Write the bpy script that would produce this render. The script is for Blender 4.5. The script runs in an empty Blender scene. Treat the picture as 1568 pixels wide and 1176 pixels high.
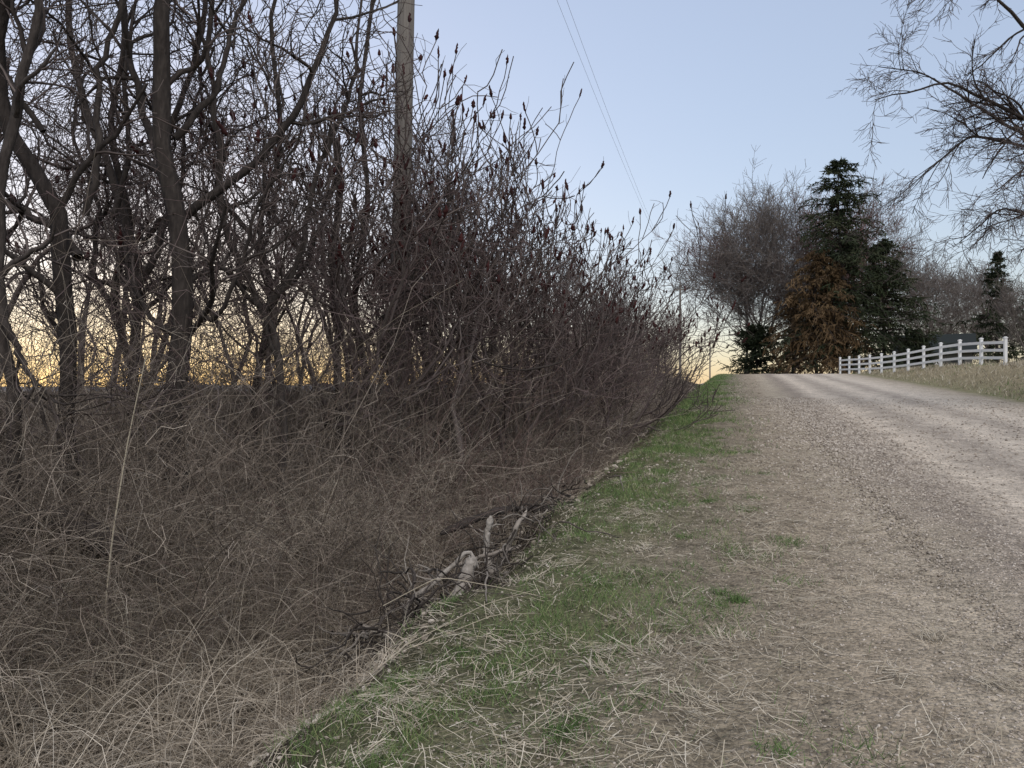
import bpy, math, numpy as np
from mathutils import Vector
rng=np.random.default_rng(7)
D2R=math.radians
sc=bpy.context.scene
# ------------------------------------------------------------------ terrain
_ys=np.arange(-700,701,1.0)
_sl=np.interp(_ys,[-20.01,-20,58,74,120,120.01],[0,.039,.039,-.02,-.02,0])
_g=np.cumsum(_sl); _g-=np.interp(0,_ys,_g)
def sstep(a,b,x):
    t=np.clip((x-a)/(b-a),0,1); return t*t*(3-2*t)
def vnoise(x,y,s=1.0,seed=0):
    v=0
    r=np.random.default_rng(seed)
    for i in range(7):
        a=r.uniform(0,6.28); f=s*r.uniform(.5,2.0); p=r.uniform(0,6.28)
        v=v+np.sin((x*math.cos(a)+y*math.sin(a))*f+p+1.3*np.sin((x*math.sin(a)-y*math.cos(a))*f*.7+p*2))
    return v/4.0
def H(x,y,micro=True):
    x=np.asarray(x,float); y=np.asarray(y,float)
    w=np.interp(x,[-70,-8,8,90],[.3,1,1,.9])
    z=np.interp(y,_ys,_g)*w
    xw=x+.13*np.sin(y*1.7+.6)+.09*np.sin(y*3.9+2*x)+.05*np.sin(y*8.3)
    z=z-.88*sstep(1.4,3.0,-xw)+.58*sstep(3.4,6,-x)-1.3*sstep(8,60,-x)
    z=z-.42*np.exp(-((x+2.6)/.5)**2-((y-6.2)/.9)**2)
    z=z+sstep(8.4,11.5,x)*np.interp(y,[0,45,66,80],[.9,.9,.15,.1])
    if micro:
        near=np.exp(-np.abs(y)/60)
        off=sstep(.3,1.5,np.abs(x-4.6)-3.2)
        z=z+near*(.035*vnoise(x,y,2.2,1)*off+.014*vnoise(x,y,9,2)*(.25+.75*off))
        for c in (2.9,4.6,6.0): z=z-.02*np.exp(-((x-c)/.28)**2)
        z=z+.03*np.exp(-((x-1.9)/.35)**2)
    return z
# ------------------------------------------------------------------ mesh builder
class MB:
    def __init__(s): s.v=[];s.f=[];s.r=[];s.m=[];s.n=0
    def add(s,v,f,r,m=0):
        s.v.append(v);s.f.append(f+s.n);s.r.append(r);s.m.append(np.full(len(f),m,np.int32));s.n+=len(v)
    def tubes(s,P,R,k=3,m=0,rnd=None,flat=None):
        P=np.asarray(P,float);R=np.asarray(R,float)
        M,N,_=P.shape
        if M==0: return
        T=np.gradient(P,axis=1);T/=np.linalg.norm(T,axis=2,keepdims=True)+1e-9
        ref=rng.normal(size=(M,1,3));ref/=np.linalg.norm(ref,axis=2,keepdims=True)
        if k==2 and flat is not None: ref=np.array([0,0,1.0])+ref*flat
        A=np.cross(T,ref+0*T);A/=np.linalg.norm(A,axis=2,keepdims=True)+1e-9
        B=np.cross(T,A)
        if k==2:
            V=np.stack([P-A*R[...,None],P+A*R[...,None]],axis=2)
        else:
            a=np.arange(k)*2*math.pi/k
            V=P[:,:,None]+R[:,:,None,None]*(np.cos(a)[None,None,:,None]*A[:,:,None]+np.sin(a)[None,None,:,None]*B[:,:,None])
        i=np.arange(N-1)[:,None]*k; j=np.arange(k if k>2 else 1)[None,:]; j2=(j+1)%k
        F=np.stack([i+j,i+j2,i+k+j2,i+k+j],axis=-1).reshape(-1,4)
        F=(F[None]+(np.arange(M)*N*k)[:,None,None]).reshape(-1,4)
        if rnd is None: rnd=rng.random(M)
        s.add(V.reshape(-1,3),F,np.repeat(rnd,N*k),m)
    def box(s,c,size,rz=0,m=0,ax=None):
        c=np.array(c,float);h=np.array(size,float)/2
        q=np.array([[-1,-1,-1],[1,-1,-1],[1,1,-1],[-1,1,-1],[-1,-1,1],[1,-1,1],[1,1,1],[-1,1,1]])*h
        if ax is None:
            ca,sa=math.cos(rz),math.sin(rz); ax=np.array([[ca,sa,0],[-sa,ca,0],[0,0,1]])
        v=q@np.array(ax)+c
        f=np.array([[0,3,2,1],[4,5,6,7],[0,1,5,4],[1,2,6,5],[2,3,7,6],[3,0,4,7]])
        s.add(v,f,np.full(8,rng.random()),m)
    def mesh(s,name,mats,smooth=True):
        v=np.concatenate(s.v);f=np.concatenate(s.f).astype(np.int32);r=np.concatenate(s.r);mi=np.concatenate(s.m)
        me=bpy.data.meshes.new(name)
        me.vertices.add(len(v));me.vertices.foreach_set("co",v.astype(np.float32).ravel())
        me.loops.add(len(f)*4);me.loops.foreach_set("vertex_index",f.ravel())
        me.polygons.add(len(f));me.polygons.foreach_set("loop_start",np.arange(len(f),dtype=np.int32)*4)
        me.polygons.foreach_set("material_index",mi)
        me.polygons.foreach_set("use_smooth",np.full(len(f),smooth))
        a=me.attributes.new("rnd",'FLOAT','POINT');a.data.foreach_set("value",r.astype(np.float32))
        for m in mats: me.materials.append(m)
        me.update(calc_edges=True)
        return me
def obj(name,me,loc=(0,0,0),rz=0,scale=1,parent=None):
    o=bpy.data.objects.new(name,me);o.location=loc;o.rotation_euler=(0,0,rz)
    o.scale=(scale,)*3 if not hasattr(scale,'__len__') else scale
    sc.collection.objects.link(o)
    if parent: o.parent=parent
    return o
# ------------------------------------------------------------------ growth helpers
def nrm(a): return a/(np.linalg.norm(a,axis=-1,keepdims=True)+1e-9)
def grow(S,Dr,L,N,wig,trop=0.):
    M=len(S);P=np.zeros((M,N,3));P[:,0]=S;d=nrm(Dr);L=np.broadcast_to(L,(M,))
    tv=np.array([0,0,1.0])*trop if np.isscalar(trop) else np.asarray(trop)
    for i in range(1,N):
        d=nrm(d+rng.normal(size=(M,3))*wig+tv)
        P[:,i]=P[:,i-1]+d*(L/(N-1))[:,None]
    return P
def taper(r0,r1,N):
    r0=np.asarray(r0,float);r1=np.asarray(r1,float)
    t=np.linspace(0,1,N)[None]
    return r0[:,None]*(1-t)+(r1[:,None] if r1.ndim else r1)*t
def spawn(P,R,n,t0,t1,a0,a1):
    M,N,_=P.shape
    idx=np.repeat(np.arange(M),n)
    t=rng.uniform(t0,t1,len(idx))*(N-1)
    i=np.clip(t.astype(int),0,N-2);f=(t-i)[:,None]
    S=P[idx,i]*(1-f)+P[idx,i+1]*f
    T=nrm(P[idx,i+1]-P[idx,i])
    r=R[idx,i]*(1-f[:,0])+R[idx,i+1]*f[:,0]
    q=nrm(np.cross(T,rng.normal(size=T.shape)))
    a=np.radians(rng.uniform(a0,a1,len(idx)))[:,None]
    return S,T*np.cos(a)+q*np.sin(a),r,idx
def resample(pts,N):
    pts=np.array(pts,float);d=np.r_[0,np.cumsum(np.linalg.norm(np.diff(pts,axis=0),axis=1))]
    t=np.linspace(0,d[-1],N*4);q=np.stack([np.interp(t,d,pts[:,k]) for k in range(3)],1)
    ker=np.ones(5)/5
    for _ in range(2):
        qq=np.pad(q,((2,2),(0,0)),mode='reflect',reflect_type='odd')
        q=np.stack([np.convolve(qq[:,k],ker,'valid') for k in range(3)],1)
    return q[np.linspace(0,len(q)-1,N).astype(int)]
# ------------------------------------------------------------------ materials
def mat(name,cols,rough=.9,nscale=6,namt=.5,bump=0,stretch=None,trans=0):
    m=bpy.data.materials.new(name);m.use_nodes=True;nt=m.node_tree;N=nt.nodes;Lk=nt.links
    b=N["Principled BSDF"];b.inputs["Roughness"].default_value=rough
    b.inputs["Specular IOR Level"].default_value=.2
    at=N.new("ShaderNodeAttribute");at.attribute_name="rnd"
    tc=N.new("ShaderNodeTexCoord");mp=N.new("ShaderNodeMapping");Lk.new(tc.outputs["Object"],mp.inputs[0])
    if stretch: mp.inputs["Scale"].default_value=stretch
    no=N.new("ShaderNodeTexNoise");no.inputs["Scale"].default_value=nscale;no.inputs["Detail"].default_value=3
    Lk.new(mp.outputs[0],no.inputs["Vector"])
    mx=N.new("ShaderNodeMix");mx.data_type='FLOAT';mx.inputs[0].default_value=namt
    Lk.new(at.outputs["Fac"],mx.inputs[2]);Lk.new(no.outputs["Fac"],mx.inputs[3])
    cr=N.new("ShaderNodeValToRGB");e=cr.color_ramp.elements
    while len(e)<len(cols): e.new(.5)
    for i,c in enumerate(cols):
        e[i].position=.12+.76*i/max(1,len(cols)-1);e[i].color=(*c,1)
    Lk.new(mx.outputs[0],cr.inputs[0]);Lk.new(cr.outputs[0],b.inputs["Base Color"])
    if bump:
        bp=N.new("ShaderNodeBump");bp.inputs["Strength"].default_value=bump;bp.inputs["Distance"].default_value=.02
        Lk.new(no.outputs["Fac"],bp.inputs["Height"]);Lk.new(bp.outputs[0],b.inputs["Normal"])
    return m
M_bark=mat("bark_dark",[(.018,.015,.014),(.045,.037,.033),(.095,.08,.07)],nscale=26,bump=1,stretch=(1,1,.3),namt=.85)
M_twig=mat("twig_brown",[(.05,.039,.037),(.10,.079,.073),(.175,.145,.132)])
M_vine=mat("vine_purple",[(.07,.049,.048),(.13,.094,.090),(.24,.19,.172)])
M_cone=mat("sumac_seed",[(.022,.010,.010),(.06,.018,.017)],nscale=60)
M_cane=mat("cane",[(.075,.06,.049),(.17,.138,.112),(.285,.235,.19),(.56,.485,.40)],namt=.25)
M_redcane=mat("reddish_cane",[(.09,.06,.053),(.17,.118,.102),(.28,.205,.175)],namt=.4)
M_dead=mat("dead_grass",[(.13,.107,.082),(.29,.245,.188),(.48,.42,.335),(.65,.59,.49)],nscale=2,namt=.3)
M_thatch=mat("thatch",[(.13,.105,.074),(.32,.272,.195),(.48,.42,.32),(.62,.565,.46)],nscale=2,namt=.25)
M_green=mat("green_grass",[(.06,.10,.035),(.105,.17,.056),(.17,.235,.088),(.33,.32,.17)],nscale=1.5,namt=.3)
M_stone=mat("stones",[(.15,.126,.10),(.36,.31,.255),(.56,.50,.43)],nscale=8,namt=.3)
M_grey=mat("far_bark_grey",[(.10,.084,.078),(.165,.142,.13),(.24,.212,.19)],nscale=2)
M_red=mat("far_bark_red",[(.115,.06,.054),(.18,.10,.09),(.25,.155,.14)],nscale=1)
M_spr=mat("spruce_needles",[(.015,.021,.012),(.035,.046,.023),(.072,.073,.04)],nscale=1.2)
M_rust=mat("rusty_cedar",[(.045,.03,.017),(.12,.077,.04),(.20,.138,.07)],nscale=1.2)
M_pole=mat("weathered_wood",[(.085,.075,.067),(.18,.163,.145),(.27,.248,.225)],nscale=20,namt=.9,bump=.6,stretch=(2,2,.06))
M_white=mat("white_paint",[(.66,.66,.66),(.8,.8,.79)],rough=.5,nscale=3)
M_wire=mat("wire",[(.12,.12,.12),(.18,.18,.18)],rough=.5)
M_driftwood=mat("bleached_wood",[(.12,.10,.085),(.30,.27,.235),(.50,.46,.41)],nscale=22,bump=1,namt=.85,stretch=(1,1,1))
M_deb=mat("dead_branch_wood",[(.03,.025,.021),(.07,.058,.05),(.34,.30,.255)],nscale=12,namt=.35)

# ground
def ground_mat(name):
    m=bpy.data.materials.new(name);m.use_nodes=True;nt=m.node_tree;N=nt.nodes;Lk=nt.links
    b=N["Principled BSDF"];b.inputs["Roughness"].default_value=.95;b.inputs["Specular IOR Level"].default_value=.1
    ge=N.new("ShaderNodeNewGeometry");sp=N.new("ShaderNodeSeparateXYZ");Lk.new(ge.outputs["Position"],sp.inputs[0])
    def noise(s,d=4,vec=None,rough=.6):
        n=N.new("ShaderNodeTexNoise");n.inputs["Scale"].default_value=s;n.inputs["Detail"].default_value=d
        n.inputs["Roughness"].default_value=rough
        Lk.new(vec or ge.outputs["Position"],n.inputs["Vector"]);return n.outputs["Fac"]
    def math_(op,a,b_):
        n=N.new("ShaderNodeMath");n.operation=op
        for i,v in enumerate((a,b_)):
            if isinstance(v,(int,float)): n.inputs[i].default_value=v
            else: Lk.new(v,n.inputs[i])
        return n.outputs[0]
    n1=noise(1.1,5);n2=noise(8,5);n3=noise(55,4);n4=noise(170,2);n5=noise(2.6,6,rough=.7)
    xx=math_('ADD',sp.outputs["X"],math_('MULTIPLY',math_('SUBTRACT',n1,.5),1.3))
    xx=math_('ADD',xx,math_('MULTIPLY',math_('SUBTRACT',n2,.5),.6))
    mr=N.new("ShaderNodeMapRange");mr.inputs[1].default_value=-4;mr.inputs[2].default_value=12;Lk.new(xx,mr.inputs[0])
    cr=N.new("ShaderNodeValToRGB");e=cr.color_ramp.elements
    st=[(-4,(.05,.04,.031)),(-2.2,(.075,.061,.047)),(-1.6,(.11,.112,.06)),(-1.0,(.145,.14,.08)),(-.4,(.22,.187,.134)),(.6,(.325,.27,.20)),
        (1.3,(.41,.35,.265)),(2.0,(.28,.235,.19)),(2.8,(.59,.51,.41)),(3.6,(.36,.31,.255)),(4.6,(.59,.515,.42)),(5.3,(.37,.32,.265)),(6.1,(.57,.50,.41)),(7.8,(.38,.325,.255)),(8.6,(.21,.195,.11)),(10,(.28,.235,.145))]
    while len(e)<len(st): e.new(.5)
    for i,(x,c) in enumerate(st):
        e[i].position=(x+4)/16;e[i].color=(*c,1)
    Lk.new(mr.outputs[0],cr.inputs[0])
    vo=N.new("ShaderNodeTexVoronoi");vo.inputs["Scale"].default_value=42;Lk.new(ge.outputs["Position"],vo.inputs["Vector"])
    vs=N.new("ShaderNodeSeparateColor");Lk.new(vo.outputs["Color"],vs.inputs[0])
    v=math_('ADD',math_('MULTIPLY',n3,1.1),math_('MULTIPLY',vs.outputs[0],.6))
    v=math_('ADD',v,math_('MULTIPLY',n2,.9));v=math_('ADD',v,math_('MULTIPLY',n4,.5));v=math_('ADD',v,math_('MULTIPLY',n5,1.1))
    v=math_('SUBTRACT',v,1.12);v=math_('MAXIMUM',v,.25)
    mx=N.new("ShaderNodeMix");mx.data_type='RGBA';mx.blend_type='MULTIPLY';mx.inputs[0].default_value=1
    cb=N.new("ShaderNodeCombineColor")
    for i in range(3): Lk.new(v,cb.inputs[i])
    Lk.new(cr.outputs[0],mx.inputs[6]);Lk.new(cb.outputs[0],mx.inputs[7])
    Lk.new(mx.outputs[2],b.inputs["Base Color"])
    hb=math_('ADD',math_('MULTIPLY',n3,.6),math_('MULTIPLY',math_('SUBTRACT',1,vo.outputs["Distance"]),.5))
    hb=math_('ADD',hb,math_('MULTIPLY',n2,1.2))
    bp=N.new("ShaderNodeBump");bp.inputs["Strength"].default_value=1;bp.inputs["Distance"].default_value=.03
    Lk.new(hb,bp.inputs["Height"]);Lk.new(bp.outputs[0],b.inputs["Normal"])
    return m
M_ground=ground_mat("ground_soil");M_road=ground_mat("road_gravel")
gx=np.r_[-600,-400,-250,-150,-100,-70,-50,-38,-28,-22,-18,-15,np.arange(-13,14.01,.13),15,17,20,24,30,38,50,70,100,150,250,400,600]
gy=np.r_[-600,-300,-150,-70,-40,-25,-15,-8,-4,np.arange(-2,18,.13),np.arange(18,90,.5),95,100,110,120,135,150,180,230,300,400,600]
def grid(xs,ys,road=False):
    X,Y=np.meshgrid(xs,ys)
    dz=0
    if road:
        dz=-.012+.020*np.minimum(sstep(xs[0],xs[2],X),sstep(-xs[-1],-xs[-3],-X))
        X=X-.03*np.clip(Y-69,0,99)**2
    Z=H(X,Y)+dz
    ny,nx=X.shape;i=np.arange(ny-1)[:,None]*nx;j=np.arange(nx-1)[None]
    F=np.stack([i+j,i+j+1,i+nx+j+1,i+nx+j],-1).reshape(-1,4)
    b=MB();b.add(np.stack([X,Y,Z],-1).reshape(-1,3),F,np.zeros(X.size));return b
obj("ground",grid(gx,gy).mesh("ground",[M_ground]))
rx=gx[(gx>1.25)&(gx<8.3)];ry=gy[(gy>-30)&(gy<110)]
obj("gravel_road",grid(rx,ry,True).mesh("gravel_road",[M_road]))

# ------------------------------------------------------------------ grass, thatch, stones
def scatter(n,y0,y1,xf):
    y=y0*np.exp(rng.random(n)*math.log(y1/y0));x=xf(n,y);return x,y
def blades(mb,x,y,L,w,lean,N=3,droop=0.,flat=None,rnd=None,zoff=0.,up=1.):
    M=len(x);S=np.stack([x,y,H(x,y)+zoff],1)
    a=rng.uniform(0,6.28,M);lean=lean*rng.uniform(.3,1.4,M)
    D=np.stack([np.cos(a)*lean,np.sin(a)*lean,np.full(M,up)],1)
    P=grow(S,D,L,N,.12,-droop)
    R=taper(w*np.ones(M),np.full(M,.0004),N)
    mb.tubes(P,R,2,0,rnd,flat)
g=MB()
def xf(n,y): return rng.normal(-1.1,.72,n)-.018*y
x,y=scatter(145000,1.6,62,xf)
m_=vnoise(x,y,1.6,5)+.7*vnoise(x,y,5,6)+.6*vnoise(x,y,13,8)+.8*np.exp(-((x+1.1+.018*y)/.62)**2)-.16+.3*sstep(5,9,y)+.2*sstep(14,30,y)-.4*sstep(-.4,.5,x)
keep=(rng.random(len(x))<np.clip((m_-.2)*1.1,.03,.8))
keep&=(x>-2.3-.02*y)&(x<.7);x=x[keep];y=y[keep];s=np.clip(y/7,.8,4)
blades(g,x,y,rng.uniform(.03,.10,len(x))*s**.35,.0021*s,.75,3,.12,rnd=np.clip(rng.normal(.46,.28,len(x)),0,1))
for _ in range(90):
    cy=1.8*math.exp(rng.random()*2.6);cx=rng.normal(-.5,.8);n=rng.integers(30,130)
    if cx>1.1: continue
    sp_=rng.uniform(.03,.12);xx=cx+rng.normal(0,sp_,n);yy=cy+rng.normal(0,sp_,n)
    blades(g,xx,yy,rng.uniform(.025,.085,n),.0022,.9,3,.12,rnd=np.clip(rng.normal(.3,.2,n),0,1))
x=rng.uniform(8.4,30,14000);y=rng.uniform(18,66,14000);k=(vnoise(x,y,.6,9)>.1);x=x[k];y=y[k]
blades(g,x,y,rng.uniform(.06,.16,len(x)),.012,.5,3)
obj("green_grass",g.mesh("green_grass",[M_green]))
t=MB()
def xf(n,y): return rng.uniform(-2.5,1.35,n)-.01*y
x,y=scatter(140000,1.5,50,xf)
keep=rng.random(len(x))<np.clip(.40+.5*vnoise(x,y,2.3,11)+.45*vnoise(x,y,7,12)-.5*sstep(.3,1.4,x)-.12*np.exp(-((x+1.2)/.5)**2),.03,1);x=x[keep];y=y[keep];s=np.clip(y/6,.8,5)
blades(t,x,y,rng.uniform(.02,.13,len(x))*s**.3,.0017*s,2.4,3,.22,flat=.5,up=.35)
for _ in range(340):
    cy=1.7*math.exp(rng.random()*2.3);cx=rng.uniform(-2.1,1.2);n=rng.integers(20,70)
    a0=rng.uniform(0,6.28);sx=rng.uniform(.04,.14)
    xx=cx+rng.normal(0,sx,n);yy=cy+rng.normal(0,sx,n);aa=a0+rng.normal(0,.6,n)
    P=grow(np.stack([xx,yy,H(xx,yy)+rng.uniform(.004,.03,n)],1),np.stack([np.cos(aa),np.sin(aa),rng.normal(.05,.2,n)],1),rng.uniform(.04,.17,n),4,.12,-.04)
    t.tubes(P,np.full((n,4),.0015),2,0,np.clip(rng.normal(.58,.22,n),0,1),.5)
x=rng.uniform(8.6,30,22000);y=rng.uniform(16,66,22000)
blades(t,x,y,rng.uniform(.1,.3,len(x)),.012,.7,3)
x=rng.uniform(11.5,25,9000);y=rng.uniform(26,40,9000)
blades(t,x,y,rng.uniform(.2,.5,len(x)),.013,.4,3)
obj("dead_thatch_grass",t.mesh("dead_thatch_grass",[M_thatch]))
st=MB()
def stones(n,y0,y1,xf_,r0,r1):
    x,y=scatter(n,y0,y1,xf_);r=rng.uniform(r0,r1,n)*rng.uniform(.5,1,n)*np.clip(y/6,.8,2.5)
    z=H(x,y)+.006*sstep(1.2,1.3,x)+r*.25;a=rng.uniform(0,6.28,n)
    d=np.stack([np.cos(a),np.sin(a),rng.normal(0,.2,n)],1)*r[:,None]
    C=np.stack([x,y,z],1);tt=np.array([-1,-.75,.2,.85,1])[None,:,None]
    P=C[:,None]+d[:,None]*tt
    R=r[:,None]*np.array([.05,.6,.85,.5,.05])[None]*rng.uniform(.7,1,(n,5))
    st.tubes(P,R,5)
stones(46000,2.2,28,lambda n,y:np.where(rng.random(n)<.6,rng.normal(1.75,.5,n),rng.uniform(.2,7.8,n)),.004,.013)
stones(6000,1.6,12,lambda n,y:rng.uniform(-2.6,1.2,n),.004,.014)
stones(350,2.5,14,lambda n,y:rng.uniform(-3,-1.7,n),.015,.045)
obj("gravel_stones",st.mesh("gravel_stones",[M_stone],smooth=False))

# long dead grass on the ditch side
dg=MB()
nt_=1700
cy=.9+11*rng.random(nt_)**1.3;cx=-2.15-rng.random(nt_)**1.2*6.6
k=(cx>-1.45*cy-2.5)&(cx<-1.95-.25*vnoise(cx,cy,1.5,3));cx=cx[k];cy=cy[k]
k=~((np.abs(cx+2.6)<.6)&(np.abs(cy-6.1)<1.1));cx=cx[k];cy=cy[k]
def front(y): return np.interp(y,[0,3,4.5,6,9,15,30,60],[-5.4,-4.9,-3.9,-2.9,-2.45,-2.4,-3.0,-3.6])
for i in range(len(cx)):
    n=rng.integers(28,65);xx=cx[i]+rng.normal(0,.08,n);yy=cy[i]+rng.normal(0,.08,n)
    far=min(1.,max(.35,(-1.9-cx[i])/1.2))
    L=rng.uniform(.3,1.05,n)*far*rng.uniform(.7,1.15)
    tone=rng.normal(.43,.23)
    S=np.stack([xx,yy,H(xx,yy)],1);a=rng.uniform(0,6.28,n);ln=rng.uniform(.15,1.0,n)
    dx,dy=rng.normal(.2,.4),rng.normal(-.1,.4)
    Dd=np.stack([np.cos(a)*ln+dx,np.sin(a)*ln+dy,np.ones(n)],1)
    P=grow(S,Dd,L,6,.13,-.34)
    P[:,:,2]=np.maximum(P[:,:,2],H(P[:,:,0],P[:,:,1],False)+.01)
    dg.tubes(P,taper(np.full(n,.0028),.0006,6),2,0,np.clip(tone+rng.normal(0,.22,n),0,1))
n=21000
y=1.3*np.exp(rng.random(n)*math.log(16/1.3));dp=rng.random(n)**1.2*1.9;x=front(y)-dp+.15
k=(x>-1.5*y-3)&~((np.abs(x+2.6)<.55)&(np.abs(y-6.1)<1.))&(vnoise(x,y,1.7,41)>-.45);x=x[k];y=y[k];dp=dp[k];n=len(x)
S=np.stack([x,y,H(x,y,False)+(.1+.85*sstep(0,1.7,dp))*rng.random(n)],1)
a=rng.uniform(0,6.28,n)
P=grow(S,np.stack([np.cos(a)*.5+.2,np.sin(a)*.5-.1,np.full(n,.8)],1),rng.uniform(.25,.8,n),6,.16,-.36)
P[:,:,2]=np.maximum(P[:,:,2],H(P[:,:,0],P[:,:,1],False)+.01)
dg.tubes(P,taper(np.full(n,.0021)*np.clip(y/7,.9,2),.0006,6),2,0,np.clip(.36+.28*vnoise(x,y,1.3,42)+rng.normal(0,.22,n),0,1))
obj("long_dead_grass",dg.mesh("long_dead_grass",[M_dead]))

# ------------------------------------------------------------------ brush thicket
th=MB()
n=13500;nb_=2200
y=1.2*np.exp(rng.random(n)*math.log(55/1.2));x=front(y)-rng.random(n)**1.35*(4.2+.06*y)
yb=rng.uniform(3,17,nb_);xb=-5.0-rng.random(nb_)*9-.1*yb
isb=np.r_[np.zeros(n,bool),np.ones(nb_,bool)];x=np.r_[x,xb];y=np.r_[y,yb]
k=(x>-1.5*y-3)&~((np.abs(x+2.6)<.55)&(np.abs(y-6.1)<1.));x=x[k];y=y[k];isb=isb[k];n=len(x)
dep=front(y)-x
hh=(.6+1.4*sstep(0,1.7,dep))*rng.uniform(.45,1.35,n)
hh[isb]=rng.uniform(1.9,2.9,isb.sum())+.012*y[isb]
tall=rng.random(n)<.07;hh[tall]*=1.3
S=np.stack([x,y,H(x,y,False)],1)
a=rng.uniform(0,6.28,n);ln=rng.uniform(.1,.75,n)*np.where(isb,.5,1)
Dd=np.stack([np.cos(a)*ln+.12,np.sin(a)*ln,np.ones(n)],1)
P=grow(S,Dd,hh*np.where(isb,1.15,1.35),8,.22,-.08)
r=rng.uniform(.002,.0065,n)*np.clip(y/9,.8,2.5)
R=taper(r,r*.4,8)
tone=np.clip(.37+.2*vnoise(x,y,1.1,21)+rng.normal(0,.25,n),0,1)
redz=(np.exp(-((x+3.2)/1.3)**2-((y-10)/3.)**2)>rng.random(n)*1.7)
for mi,msk in ((0,~redz),(1,redz)): th.tubes(P[msk],R[msk],3,mi,tone[msk])
S2,D2,r2,idx=spawn(P,R,3,.2,1,25,75)
P2=grow(S2,D2,rng.uniform(.15,.55,len(S2)),5,.28,-.08)
for mi,msk in ((0,~redz[idx]),(1,redz[idx])): th.tubes(P2[msk],taper(r2*.6,r2*.3,5)[msk],3,mi,tone[idx][msk])
S3=S2[::2]+rng.normal(0,.03,(len(S2[::2]),3));n3=len(S3)
P3=grow(S3,rng.normal(size=(n3,3))+[0,0,.2],rng.uniform(.2,.6,n3),5,.35,-.2)
th.tubes(P3,np.full((n3,5),.0016)*np.clip(S3[:,1]/8,.8,3)[:,None],2,0,np.clip(tone[idx[::2]]+.2,0,1))
obj("brush_thicket",th.mesh("brush_thicket",[M_cane,M_redcane]))

# ------------------------------------------------------------------ tangled vines
vt=MB()
blobs=[(-4.9,8.2,2.6,1.5,1.7,1.4,280),(-4.6,9.8,3.1,1.5,1.8,2.0,430),(-4.3,11.5,2.7,1.4,1.8,1.7,330),(-4.2,13.5,2.7,1.5,2.2,1.6,310),(-4.0,17,2.5,1.5,2.8,1.4,250),(-3.9,22,2.3,1.5,4,1.5,190),
       (-4.0,30,2.4,1.6,6,1.5,170),(-6.2,6.5,2.3,1.6,1.8,1.3,260),(-7.5,10,2.6,2.5,3,1.8,320),(-2.9,14.5,1.9,1.0,2.5,.9,200),(-6.8,7.5,4.5,2.0,2.0,1.6,220)]
for bx,by,bz,sx,sy,sz,n in blobs:
    q=nrm(rng.normal(size=(n,3)))*rng.random((n,1))**.5
    S=np.stack([bx+q[:,0]*sx,by+q[:,1]*sy,bz+H(bx,by,False)+q[:,2]*sz],1)
    d=rng.normal(size=(n,3));P=grow(S,d,rng.uniform(.6,2.4,n),10,.42,.02)
    P[:,:,2]=np.maximum(P[:,:,2],H(P[:,:,0],P[:,:,1],False)+.05)
    r=rng.uniform(.0025,.0065,n)*max(1,by/11)
    vt.tubes(P,taper(r,r*.5,10),3,0)
    S2,D2,r2,_=spawn(P,taper(r,r*.5,10),3,.1,1,30,80)
    P2=grow(S2,D2,rng.uniform(.1,.45,len(S2)),4,.25,.08)
    vt.tubes(P2,taper(r2*.75,r2*.4,4),3,0)
obj("vine_tangle",vt.mesh("vine_tangle",[M_vine]))

# ------------------------------------------------------------------ sumac
def sumac(seed,h,lean=(0,0),stems=3,cones=.5,lf=0.):
    mb=MB();n=stems;h=h*.86
    tv=np.array([lean[0]*lf,lean[1]*lf,1.])
    S=np.c_[rng.normal(0,.18,(n,2)),np.full(n,-.1)]
    Dd=np.c_[rng.normal(0,.28,(n,2))+np.array(lean),np.ones(n)]
    L=h*.34*rng.uniform(.8,1.1,n);r=np.full(n,.0098*h)
    P=grow(S,Dd,L,8,.17,tv*.05);R=taper(r,r*.72,8);mb.tubes(P,R,6)
    for lev in range(5):
        S2,D2,r2,idx=spawn(P,R,2,.97,1.0,18,50)
        S3,D3,r3,idx3=spawn(P,R,1,.35,.8,30,60)
        k3=rng.random(len(S3))<.75;S3,D3,r3,idx3=S3[k3],D3[k3],r3[k3],idx3[k3]
        S2=np.r_[S2,S3];D2=np.r_[D2,D3];r2=np.r_[r2*.84,r3*.66];idx=np.r_[idx,idx3]
        k=rng.random(len(S2))<(1. if lev<2 else .85)
        S2,D2,r2,idx=S2[k],D2[k],np.maximum(r2[k],.0078),idx[k]
        L=L[idx]*rng.uniform(.55,.95,len(idx))
        N=5 if lev>2 else 6
        P=grow(S2,D2,L,N,.21,tv*.16);R=taper(r2,np.maximum(r2*.75,.0072),N)
        mb.tubes(P,R,5 if lev<2 else 3,0)
        if lev>=1:
            St,Dt,rt,_=spawn(P,R,1,.15,1,30,75)
            Pt=grow(St,Dt,rng.uniform(.12,.45,len(St)),4,.2,.06)
            mb.tubes(Pt,taper(np.full(len(St),.004),.0025,4),3,0)
    tip=P[:,-1];dr=nrm(P[:,-1]-P[:,-2])
    k=(tip[:,2]>h*.55)&(rng.random(len(tip))<cones)
    tip=tip[k];dr=nrm(dr[k]+[0,0,1.1]);m=len(tip);Lc=rng.uniform(.09,.17,m)
    t_=np.linspace(0,1,8)
    Pc=tip[:,None]+dr[:,None]*(Lc[:,None]*t_)[...,None]+rng.normal(0,.004,(m,8,3))
    Rc=np.array([.2,.7,1,.8,.95,.65,.5,.1])[None]*rng.uniform(.65,1.3,(m,8))*rng.uniform(.016,.027,(m,1))
    mb.tubes(Pc,Rc,6,1)
    return mb.mesh("sumac_shrub_%d"%seed,[M_twig,M_cone])
SM=[sumac(i,h,l,s) for i,(h,l,s) in enumerate([(6.2,(0,0),3),(5.6,(.15,0),4),(5.0,(-.1,.1),3),(6.6,(.1,.05),2)])]
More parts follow.
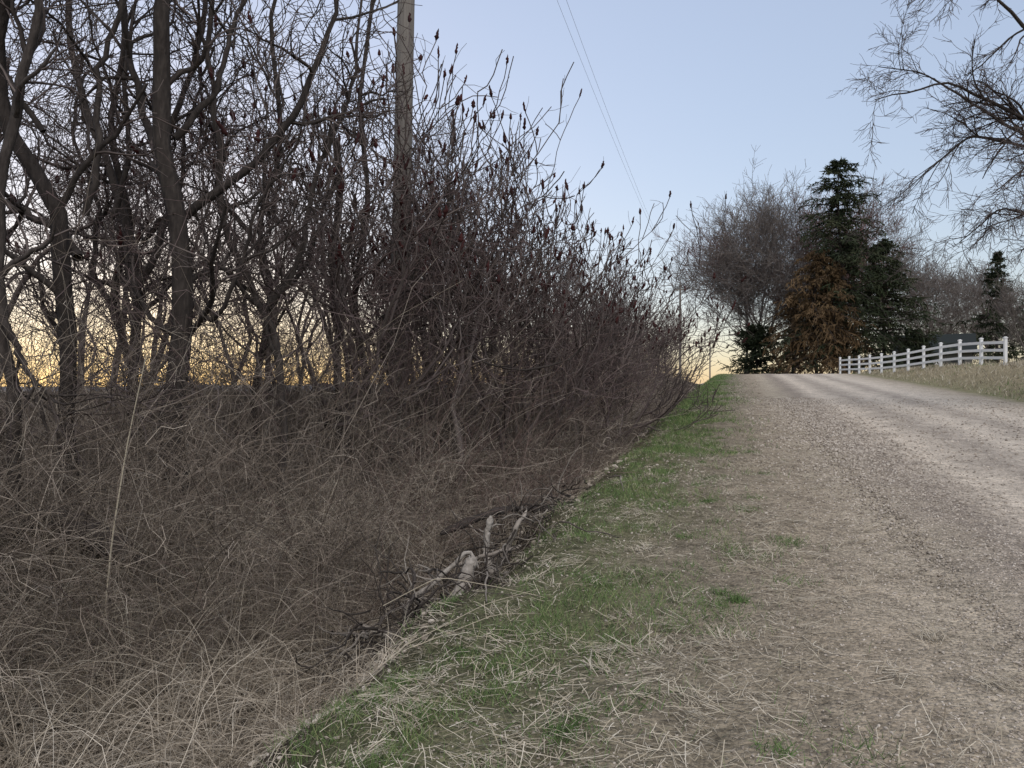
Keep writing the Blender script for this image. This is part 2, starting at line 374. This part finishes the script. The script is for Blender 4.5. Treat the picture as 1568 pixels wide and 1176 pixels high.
SL=sumac(9,5.4,(.75,.15),3,.75,.55)
def place(me,name,x,y,rz,s=1): return obj(name,me,(x,y,float(H(x,y,False))),rz,s)
spots=[(-4.1,10.3,0,1.1),(-4.8,9.1,3,1.02),(-3.9,12.2,1,1.08),(-5.4,11.5,0,1.2),(-4.3,14.6,2,1.15),(-3.8,16.6,1,.9),
 (-3.8,19.5,0,.85),(-5.0,18,3,.9),(-3.9,24,1,.9),(-4.4,29,0,.9),(-4,36,2,1.0),(-4.8,43,1,.95),(-5.4,54,0,.85),(-8.5,12,3,1.0),(-7.4,16,1,1.05),(-6.2,8.6,2,1.1),(-3.6,13.4,3,.95)]
for i,(x,y,k,s) in enumerate(spots): place(SM[k],"sumac_shrub",x,y,rng.uniform(0,6.28),s)
place(SL,"sumac_shrub",-3.3,15.4,.1,1.0);place(SL,"sumac_shrub",-3.5,19.6,-.25,.95)

# ------------------------------------------------------------------ hand-shaped trees (local frame: s = sideways, h = height)
SD=np.array([.955,.296]);DD=np.array([-.296,.955])
def shaped_tree(name,base,limbs,mats,dens=(5,6,5),l=(1.6,.75,.35),trop=.05,ang=(25,65),r_twig=.005,wig=.24,zb=None):
    mb=MB();z0=float(H(base[0],base[1],False)) if zb is None else zb
    Ps=[]
    for pts,r0,r1 in limbs:
        q=[]; dd=rng.normal(0,.12)
        for i,p in enumerate(pts):
            s,h=p[0],p[1];d=p[2] if len(p)>2 else dd*i*.6
            xy=SD*s+DD*d;q.append((xy[0],xy[1],h-z0))
        N=22;P=resample(q,N)[None];P[:,1:-1]+=rng.normal(0,.014,P[:,1:-1].shape)
        R=taper(np.array([r0]),r1,N)*rng.uniform(.9,1.1,(1,N))
        mb.tubes(P,R,10);Ps.append((P,R))
    P=np.concatenate([a for a,_ in Ps]);R=np.concatenate([b for _,b in Ps])
    for lev,(n,L) in enumerate(zip(dens,l)):
        S,Dn,r,idx=spawn(P,R,n,.3 if lev==0 else .15,1,*ang)
        N=[9,7,5,4][lev]
        P=grow(S,Dn,L*rng.uniform(.5,1.3,len(S)),N,wig,trop)
        r0=np.clip(r*.65,r_twig,.034);R=taper(r0,np.maximum(r0*.35,r_twig*.7),N)
        mb.tubes(P,R,5 if lev==0 else 3,0 if lev==0 else 1)
    me=mb.mesh(name,mats)
    return obj(name,me,(base[0],base[1],z0))
BK=[M_bark,M_twig]
shaped_tree("bare_tree",(-5.4,6.2),[([(0,-.6),(-.12,1.25),(.07,2.18),(.05,2.65),(-.03,3.5),(-.12,4.04),(-.08,4.7),(0,5.5),(.1,7.5)],.12,.055),
 ([(0,3.3),(.3,3.55),(.75,3.9),(1.1,4.4),(1.5,5.4),(1.6,6.8)],.045,.015),([(-.05,3.4),(-.3,3.9),(-.55,4.4),(-.8,5.3),(-.9,6.8)],.05,.02),
 ([(.05,2.5),(.35,2.2),(.6,2.6),(.85,3.3),(1.3,3.9)],.03,.01),([(-.1,4.1),(.25,4.6),(.35,5.2),(.8,6.4)],.035,.015)],BK,dens=(8,6,5),l=(1.5,.7,.35))
shaped_tree("bare_tree",(-6.0,5.5),[([(0,-.6),(-.09,1.2),(0,1.9),(-.03,2.58),(.06,3.13),(-.03,3.4),(-.28,3.66),(-.38,4.06),(-.28,4.6),(-.17,5.05),(-.2,5.7),(0,7.2)],.09,.05),
 ([(-.02,2.8),(-.2,3.08),(-.5,3.2),(-.75,3.35),(-1.4,3.6)],.045,.02),([(.05,3.2),(.2,3.8),(.1,4.4),(.35,5.2),(.3,6.5)],.035,.015),([(-.35,4.0),(-.7,4.5),(-.8,5.3),(-1.2,6.2)],.03,.015)],BK,dens=(8,6,5),l=(1.4,.7,.35))
shaped_tree("bare_tree",(-6.7,6.8),[([(0,-.6),(0,1.8),(.04,2.7),(-.15,3.4),(-.41,4.2),(-.64,4.66),(-.86,5.1),(-1.1,6),(-1.1,7.4)],.065,.03),
 ([(.04,2.6),(.3,3.1),(.45,3.7),(.4,4.5),(.8,5.6),(.9,7)],.045,.02),([(-.2,3.5),(0,4.3),(-.1,5.1),(.1,6.4)],.035,.015)],BK,dens=(8,6,4))
shaped_tree("bare_tree",(-5.0,6.8),[([(.25,-.6),(.3,1.2),(.21,2.1),(-.1,2.8),(-.42,3.4),(-.39,4.35),(-.57,5.2),(-.4,6.6)],.05,.022),
 ([(.1,2.4),(.5,3.0),(.6,3.9),(1.0,4.8),(1.1,6)],.035,.014)],BK,dens=(8,6,4),l=(1.3,.7,.35))
shaped_tree("bare_tree",(-5.7,4.5),[([(.1,-.6),(.05,1.6),(-.1,2.6),(-.05,3.6),(.2,4.6),(.15,6)],.06,.03),([(0,2.1),(.3,1.6),(.45,1.2)],.03,.01)],BK,dens=(6,5,3),l=(1.1,.6,.3))
shaped_tree("bare_tree",(-5.2,9.3),[([(.1,-.6),(.2,1.5),(0,2.8),(.25,4.2),(.1,5.4),(.4,7.5)],.06,.02),([(.1,2.2),(.7,2.8),(1.0,3.6),(1.4,4.2)],.035,.012)],BK,dens=(7,5,4))
shaped_tree("bare_tree",(-7.4,7.6),[([(0,-.6),(.1,1.5),(-.2,2.6),(.15,3.6),(-.1,4.6),(.2,5.6),(.1,7.6)],.06,.025),([(-.1,2.4),(-.6,3.0),(-.5,3.9),(-.9,4.8),(-.8,6)],.04,.014),([(.1,3.4),(.6,3.9),(.7,4.8),(1.1,5.8)],.035,.014)],BK,dens=(8,6,4))
shaped_tree("bare_tree",(-6.1,8.4),[([(.1,-.6),(-.1,1.7),(.2,2.7),(0,3.7),(.35,4.7),(.2,6.2),(.5,7.6)],.055,.02),([(.1,2.6),(.6,3.2),(.9,4.2),(.8,5.2)],.035,.012),([(0,3.4),(-.5,4.0),(-.6,5.0),(-.9,6.2)],.035,.012)],BK,dens=(8,6,4))
shaped_tree("broken_snag",(-5.3,9.0),[([(.05,-.6),(0,1.8),(-.08,3.2),(.03,4.3),(-.03,5.0)],.06,.045)],[M_bark,M_twig],dens=(1,1),l=(.4,.2))
shaped_tree("leaning_sapling",(-4.4,9.2),[([(-.6,-.4),(-.2,2.4),(.4,2.9),(1.0,1.9),(1.6,1.75),(2.3,1.9),(2.7,2.5)],.03,.012)],BK,dens=(7,4),l=(.9,.4))

# generic bare trees
def bare(name,h,spread,up=.08,dens=(14,7,6,6),mats=(M_grey,M_grey),rt=.012,a=(25,60),trunks=1,wig=.1,l=(.42,.5,.5,.5),t0=.22):
    mb=MB();n=trunks
    S=np.c_[rng.normal(0,.25 if n>1 else .01,(n,2)),np.full(n,-.2)]
    Dd=np.c_[rng.normal(0,.05 if n==1 else .3,(n,2)),np.ones(n)]
    P=grow(S,Dd,np.full(n,h*.85),12,.05,.03);r=np.full(n,h*.016/(n**.4));R=taper(r,r*.2,12);mb.tubes(P,R,8)
    Lb=h*l[0]*spread
    for lev,nn in enumerate(dens):
        S,Dn,r,idx=spawn(P,R,nn,t0 if lev==0 else .2,1.,*a)
        L=Lb*rng.uniform(.5,1.15,len(S))
        if lev==0: L=L*np.clip(1.25-.8*(S[:,2]/h),.35,1.1)
        N=[8,6,5,4][lev];P=grow(S,Dn,L,N,wig,up)
        r0=np.clip(r*.5,rt,h*.008);R=taper(r0,np.maximum(r0*.35,rt*.7),N);mb.tubes(P,R,4 if lev==0 else 3,1)
        Lb*=l[min(lev+1,3)]
    return mb.mesh(name,list(mats))
BT=[bare("bare_tree_a",9,1.0,rt=.007,mats=BK,dens=(12,6,5,4),wig=.18),bare("bare_tree_b",8,.9,rt=.007,mats=BK,trunks=2,dens=(9,6,5,3),wig=.18)]
for i,(x,y,s) in enumerate([(-9.5,7.5,.85),(-12,12,.95),(-8.5,19,.9),(-16,17,1.1),(-11,25,.9),(-9,35,.8),(-20,28,1.1),(-15,42,1.0),(-7.5,46,.7),(-13,8.5,.9),(-24,22,1.1)]):
    place(BT[i%2],"bare_tree",x,y,rng.uniform(0,6.28),s)

# right-hand overhanging tree
zt=float(H(10.2,24,False))
shaped_tree("overhanging_tree",(10.2,24),[([(0,zt-.3),(.1,4),(0,7),(.2,10),(.3,14)],.3,.1),
 ([(0,6),(-2.5,8.5),(-5,9.8),(-7,9.3)],.09,.012),([(0,5),(-2,8,.5),(-4,8.6,.8),(-5.8,7.0,1)],.08,.012),([(0,7),(-3,10.5,-.6),(-5,12,-1),(-6.6,12.2,-1)],.09,.012),
 ([(0,4),(-1.5,6,.5),(-3,6.6,1),(-4.2,5.6,1)],.07,.012),([(0,7),(-2.4,9,1.5),(-4.6,10.8,2),(-6,11,2)],.07,.012),([(0,4.5),(-1.6,7,-.8),(-3.2,7.6,-1),(-4.7,6.4,-1.2)],.06,.012),([(0,8),(2,11,1),(4,13,2)],.1,.02),([(0,6),(2,8,2),(4,9.5,3)],.1,.02)],
 [M_bark,M_twig],dens=(15,7,6),l=(1.5,.75,.4),r_twig=.0065,ang=(20,60),trop=-.02,zb=zt,wig=.14)

# ------------------------------------------------------------------ far right tree group
MG=(M_grey,M_grey);MR=(M_grey,M_red)
place(bare("grey_willow",15.5,1.4,.04,(18,9,7,4),MG,.017,(22,60),3,.10),"willow_tree",.6,82,0)
RM=bare("red_maple",15.5,1.25,.07,(17,8,7,4),MR,.016,(22,58),3,.08,t0=.14)
place(RM,"red_maple_tree",4.4,79.5,1,1.06)
place(bare("ash",20,.85,.06,(14,7,6,4),MG,.016,(25,58),1,.09),"bare_tree",17,94,2)
place(bare("ash2",18,.9,.06,(14,7,6,4),MG,.016,(25,58),1,.09),"bare_tree",11.5,85,2)
TF=bare("faroak",14,1.15,.05,(15,7,6,4),(M_grey,M_grey),.02,(28,62),1,.1)
for x,y,s in [(24,107,1.1),(29,112,1.05),(20,112,1),(34,118,1.1),(27,98,.9),(40,110,1.1),(13,108,1.0),(22,99,.85)]: place(TF,"bare_tree",x,y,rng.uniform(0,6),s)
place(bare("farshrub",6,1.2,.1,(16,8,6),MG,.012,(20,50),3,.1),"bare_shrub",21.5,66,0)
def conifer(name,h,rad,mat_,nb=170,drop=.12,t0=.06,pw=.8,gap=.2,trunk=M_bark):
    mb=MB()
    P=grow(np.array([[0,0,-.2]]),np.array([[0,0,1.]]),h,14,.015,.05);R=taper(np.array([h*.014]),.03,14);mb.tubes(P,R,8,1)
    t=rng.random(nb)**.9*(1-t0)+t0;ti=t*13;i=np.clip(ti.astype(int),0,12);f=(ti-i)[:,None]
    S=P[0,i]*(1-f)+P[0,i+1]*f
    a=rng.uniform(0,6.28,nb)
    L=rad*((1-t)**pw+.05)*rng.uniform(.5,1.2,nb)*(1+gap*np.sin(a*2+t*9))
    D=np.stack([np.cos(a),np.sin(a),.25-.2*(1-t)],1)
    Pb=grow(S,D,L,8,.08,-drop*.6);Rb=taper(np.clip(L*.015,.015,.06),.01,8);mb.tubes(Pb,Rb,4,1)
    S2,D2,r2,idx=spawn(Pb,Rb,13,.12,1,35,70)
    L2=np.clip(L[idx]*.33,.25,1.1)*rng.uniform(.5,1.1,len(idx))
    P2=grow(S2,D2*[1,1,.5],L2,5,.12,-drop);
    tone=np.clip(rng.normal(.45,.2,nb),0,1)[idx]
    mb.tubes(P2,taper(np.full(len(idx),.05),.02,5),2,0,tone)
    S3,D3,_,i3=spawn(P2,np.ones((len(P2),5)),4,.1,1,25,70)
    P3=grow(S3,D3,rng.uniform(.15,.4,len(S3)),3,.1,-drop*1.5)
    mb.tubes(P3,taper(np.full(len(S3),.045),.012,3),2,0,np.clip(tone[i3]+rng.normal(0,.15,len(S3)),0,1))
    return mb.mesh(name,[mat_,trunk])
place(conifer("spruce_a",19.4,4.9,M_spr,300,.12,.1,.52,.5),"spruce_tree",8.9,72.0,0)
place(conifer("spruce_b",12.4,4.8,M_spr,240,.14,.05,.6,.4),"spruce_tree",12.4,74,1)
SPC=conifer("spruce_c",13,3.6,M_spr,140,.1,.06,.75,.3)
place(SPC,"spruce_tree",24.7,86,1);place(SPC,"spruce_tree",29,88,3,.85)
RC=conifer("cedar_rust",11.5,3.4,M_rust,170,.22,.08,.5,.6)
place(RC,"cedar_tree",6.4,70.6,0,1.0);place(RC,"cedar_tree",4.6,73.5,2,.7);place(RC,"cedar_tree",7.7,70.3,4,.85)
place(conifer("juniper",5.4,3.0,M_spr,140,.05,.03,.4,.2),"juniper_tree",1.6,79,0)
place(conifer("juniper2",4.2,2.4,M_spr,110,.05,.03,.4,.2),"juniper_tree",15.5,76,0)

# ------------------------------------------------------------------ fence
fb=MB();A=np.array([12.3,41.5]);B=np.array([7.9,67.0]);ns=11
def fence_run(A,B,ns):
    for i in range(ns+1):
        p=A+(B-A)*i/ns;z=float(H(p[0],p[1],False))
        ang=math.atan2((B-A)[1],(B-A)[0])
        fb.box((p[0],p[1],z+.64),(.13,.13,1.36),ang);fb.box((p[0],p[1],z+1.345),(.17,.17,.045),ang);fb.box((p[0],p[1],z+1.385),(.1,.1,.03),ang)
        if i<ns:
            q=A+(B-A)*(i+1)/ns;zq=float(H(q[0],q[1],False))
            for hz in (.36,.74,1.12):
                a3=np.array([p[0],p[1],z+hz]);b3=np.array([q[0],q[1],zq+hz]);d=b3-a3;l_=np.linalg.norm(d);d/=l_
                s_=nrm(np.cross([0,0,1.],d));w=np.cross(d,s_)
                fb.box((a3+b3)/2,(l_-.134,.045,.14),ax=[d,s_,w])
fence_run(A,B,ns)
obj("white_rail_fence",fb.mesh("white_rail_fence",[M_white],smooth=False))

# ------------------------------------------------------------------ small house behind fence
e=bpy.data.objects.new("house",None);sc.collection.objects.link(e);hz=float(H(19,84,False));e.location=(18.6,84,hz-.3);e.rotation_euler=(0,0,D2R(-12))
M_wall=mat("siding",[(.10,.10,.095),(.15,.145,.135)],nscale=4,stretch=(.1,.1,12));M_roof=mat("roof_shingle",[(.014,.018,.018),(.028,.034,.034)],nscale=12,rough=1);M_glass=mat("window_glass",[(.02,.025,.03),(.04,.045,.05)],rough=.1)
w=MB();w.box((0,0,1.4),(6.4,6,2.8));
w.add(np.array([[-3.2,-3,2.8],[-3.2,3,2.8],[-3.2,0,4.5],[-3.2,0,4.5],[3.2,-3,2.8],[3.2,3,2.8],[3.2,0,4.5],[3.2,0,4.5]],float),np.array([[0,1,2,3],[4,5,6,7]]),np.zeros(8));obj("walls",w.mesh("walls",[M_wall],False),parent=e)
r_=MB()
for sg in (-1,1):
    d=nrm(np.array([0,sg*3.4,-1.93]));r_.box((0,sg*1.72,3.63),(7.2,3.95,.12),ax=[[1,0,0],list(d),list(np.cross([1,0,0],d))])
obj("roof",r_.mesh("roof",[M_roof],False),parent=e)
w=MB()
for xx in (-2.0,2.0): w.box((xx,-3.02,1.6),(1.1,.06,1.1))
obj("windows",w.mesh("windows",[M_glass],False),parent=e)
w=MB();w.box((0,-3.03,1.05),(.95,.08,2.1));obj("door",w.mesh("door",[M_white],False),parent=e)

# ------------------------------------------------------------------ utility poles & wires
def pole(x,y,top,r,lean=0.):
    z=float(H(x,y,False));e=bpy.data.objects.new("utility_pole",None);sc.collection.objects.link(e);e.location=(x,y,z)
    hgt=top-z;b=MB();P=np.array([[0,0,0.]])+np.linspace(-.3,hgt,16)[:,None]*np.array([[lean*SD[0],lean*SD[1],1.]])
    b.tubes(P[None],taper(np.array([r]),r*.72,16),18);obj("pole",b.mesh("pole",[M_pole]),parent=e)
    t=P[-1];b=MB();b.box((t[0],t[1],t[2]-.5),(1.2,.1,.12));obj("crossarm",b.mesh("crossarm",[M_pole],False),parent=e)
    b=MB()
    for dx in (-.5,.5):
        pp=np.array([[t[0]+dx,t[1],t[2]-.44+k*.05] for k in range(5)]);b.tubes(pp[None],np.array([[.03,.06,.035,.06,.01]]),10)
    pp=np.array([[t[0],t[1],t[2]+k*.05] for k in range(5)]);b.tubes(pp[None],np.array([[.03,.06,.035,.06,.01]]),10)
    obj("insulators",b.mesh("insulators",[M_wire]),parent=e)
    return np.array([x,y,z])+t
T=[pole(-5.35,10.9,13.6,.165,.022),pole(-5.6,73,11.2,.13),pole(-5.8,150,10.5,.15)]
T=[np.array([-5.6,-45,12.5])]+T
wb=MB()
for a_,b_ in zip(T[:-1],T[1:]):
    for off,sag in (((0,0,.2),1.0),((.5,0,-.25),1.4)):
        t_=np.linspace(0,1,40)[:,None];P=(a_+np.array(off))*(1-t_)+(b_+np.array(off))*t_;P[:,2]-=4*sag*(t_*(1-t_))[:,0]
        wb.tubes(P[None],np.full((1,40),.0045),5)
obj("power_line",wb.mesh("power_line",[M_wire]))

# ------------------------------------------------------------------ deadwood in the ditch
def log(name,pts,r0,r1,m=M_driftwood,n=18):
    b=MB();pts=np.array(pts,float);pts[:,2]+=H(pts[:,0],pts[:,1],False)
    P=resample(pts,n)[None];P=P+rng.normal(0,.006,P.shape);R=taper(np.array([r0]),r1,n)*rng.uniform(.78,1.2,(1,n));R[:,0]*=.5;R[:,-1]*=.35
    b.tubes(P,R,9)
    S,Dn,r,_=spawn(P,R,4,.2,1,30,80);Pt=grow(S,Dn,rng.uniform(.05,.3,len(S)),6,.3,-.02);b.tubes(Pt,taper(r*.4,.002,6),5)
    return obj(name,b.mesh(name,[m]))
log("fallen_log",[(-2.42,5.65,.40),(-2.33,5.8,.48),(-2.20,6.02,.62)],.05,.055)
log("fallen_log",[(-2.85,5.9,.3),(-2.78,5.95,.68),(-2.55,6.0,.85),(-2.3,6.1,.78),(-2.2,6.1,.45)],.024,.02)
log("fallen_log",[(-2.35,6.9,.2),(-2.45,7.0,.5),(-2.4,7.05,.75)],.04,.03)
log("fallen_log",[(-2.1,7.1,.15),(-2.5,6.9,.5),(-2.9,6.8,.5)],.025,.015,M_deb)
log("fallen_log",[(-2.4,7.2,.1),(-2.15,7.1,.4),(-2.1,7.3,.45)],.035,.02,M_deb)
log("fallen_log",[(-2.9,6.2,.2),(-2.6,6.0,.5),(-2.2,5.6,.3),(-2.05,5.3,.1)],.03,.02,M_deb)
log("fallen_log",[(-3.1,5.6,.3),(-2.7,5.5,.35),(-2.3,5.3,.15)],.035,.025,M_deb)
log("fallen_log",[(-5.8,4.5,.5),(-5.2,4.6,.8),(-4.7,4.9,.5)],.13,.11,M_bark)
log("fallen_log",[(-3.1,7.4,.6),(-2.6,7.9,.5),(-2.1,8.7,.15)],.05,.03,M_bark)
log("rotten_stump",[(-2.5,5.25,-.1),(-2.48,5.25,.12),(-2.45,5.27,.28)],.09,.05,M_deb)
dt=MB()
n=700;S=np.stack([rng.normal(-2.45,.3,n),4.7+4.8*rng.random(n)**1.2,np.zeros(n)],1);S[:,2]=H(S[:,0],S[:,1])+rng.uniform(0,.42,n)
P=grow(S,rng.normal(size=(n,3))*[1,1,.6],rng.uniform(.15,.75,n),8,.28,-.05);P[:,:,2]=np.maximum(P[:,:,2],H(P[:,:,0],P[:,:,1])+.01)
r=rng.uniform(.002,.011,n);dt.tubes(P,taper(r,r*.5,8),5,0,rng.random(n)**1.7)
obj("dead_branches",dt.mesh("dead_branches",[M_deb]))
ds=MB()
for pts,r in [([(-4.55,4.35,-.05),(-4.5,4.4,.9),(-4.35,4.4,1.7),(-4.15,4.37,2.4)],.010),([(-3.2,2.2,0),(-3.0,2.3,.5)],.006),([(-2.6,2.2,.0),(-2.9,2.4,.3),(-3.2,2.6,.45)],.005),([(-3.6,2.7,0),(-3.5,2.9,.5),(-3.3,3.1,.75)],.004),
  ([(-2.3,4.5,.35),(-1.9,4.5,.25),(-1.45,4.5,.12),(-1.2,4.6,.05)],.004),([(-1.9,4.0,.03),(-1.5,4.3,.08),(-1.25,4.6,.1)],.003),([(-1.8,3.9,.03),(-1.4,4.2,.06),(-1.2,4.35,.03)],.003)]:
    p=np.array(pts);p[:,2]+=H(p[:,0],p[:,1],False);ds.tubes(resample(p,12)[None],taper(np.array([r]),r*.4,12),4,0,np.array([.6]))
obj("dry_stalks",ds.mesh("dry_stalks",[M_thatch]))

# distant hills
hb=MB();a=np.linspace(D2R(60),D2R(200),220)
rad=330;hgt=1.4+1.2*vnoise(a*20,a*0,1,31)+.8*vnoise(a*150,a*0,1,32)
lo=np.stack([np.cos(a)*rad,np.sin(a)*rad,np.full(220,-4)],1);hi=np.stack([np.cos(a)*rad,np.sin(a)*rad,hgt],1);bk=np.stack([np.cos(a)*rad*1.3,np.sin(a)*rad*1.3,np.full(220,-6)],1)
V=np.concatenate([lo,hi,bk]);i=np.arange(219);F=np.concatenate([np.stack([i,i+1,i+221,i+220],1),np.stack([i+220,i+221,i+441,i+440],1)])
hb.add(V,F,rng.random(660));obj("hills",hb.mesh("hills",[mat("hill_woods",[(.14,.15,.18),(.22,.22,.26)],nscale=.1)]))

# ------------------------------------------------------------------ light
wd=bpy.data.worlds.new("World");sc.world=wd;wd.use_nodes=True;N=wd.node_tree.nodes;Lk=wd.node_tree.links
bg=N["Background"];sk=N.new("ShaderNodeTexSky");sk.sky_type='NISHITA';sk.sun_disc=False
sk.sun_elevation=D2R(3.2);sk.sun_rotation=D2R(-42);sk.altitude=200;sk.air_density=1.1;sk.dust_density=.7;sk.ozone_density=2.6
gm=N.new("ShaderNodeGamma");gm.inputs[1].default_value=.52;Lk.new(sk.outputs[0],gm.inputs[0])
tn=N.new("ShaderNodeMix");tn.data_type='RGBA';tn.blend_type='MULTIPLY';tn.inputs[0].default_value=1;Lk.new(gm.outputs[0],tn.inputs[6]);tn.inputs[7].default_value=(.90,.96,1.10,1)
mx=N.new("ShaderNodeMix");mx.data_type='RGBA';mx.inputs[0].default_value=.22;Lk.new(tn.outputs[2],mx.inputs[6]);mx.inputs[7].default_value=(1.36,1.10,1.14,1)
Lk.new(mx.outputs[2],bg.inputs[0]);bg.inputs[1].default_value=.60
sl=bpy.data.lights.new("back_fill",'SUN');sl.energy=2.4;sl.angle=D2R(60);sl.color=(1,.92,.84)  # soft fill added from behind the camera to brighten vegetation; sky's sun is ahead-left
so=bpy.data.objects.new("back_fill",sl);sc.collection.objects.link(so)
az=D2R(-150);el=D2R(50);dirv=Vector((-math.sin(az)*math.cos(el),math.cos(az)*math.cos(el),math.sin(el)))
so.rotation_euler=(dirv).to_track_quat('Z','Y').to_euler()
sc.view_settings.view_transform='Standard';sc.view_settings.look='None';sc.view_settings.exposure=0
cam=bpy.data.cameras.new("camera");cam.lens=26;cam.sensor_width=36;cam.clip_end=3000;cam.clip_start=.05
co=bpy.data.objects.new("camera",cam);co.location=(0,0,1.6);co.rotation_euler=(D2R(90),0,D2R(17.2));sc.collection.objects.link(co);sc.camera=co
print("polys",sum(len(m.polygons) for m in bpy.data.meshes))
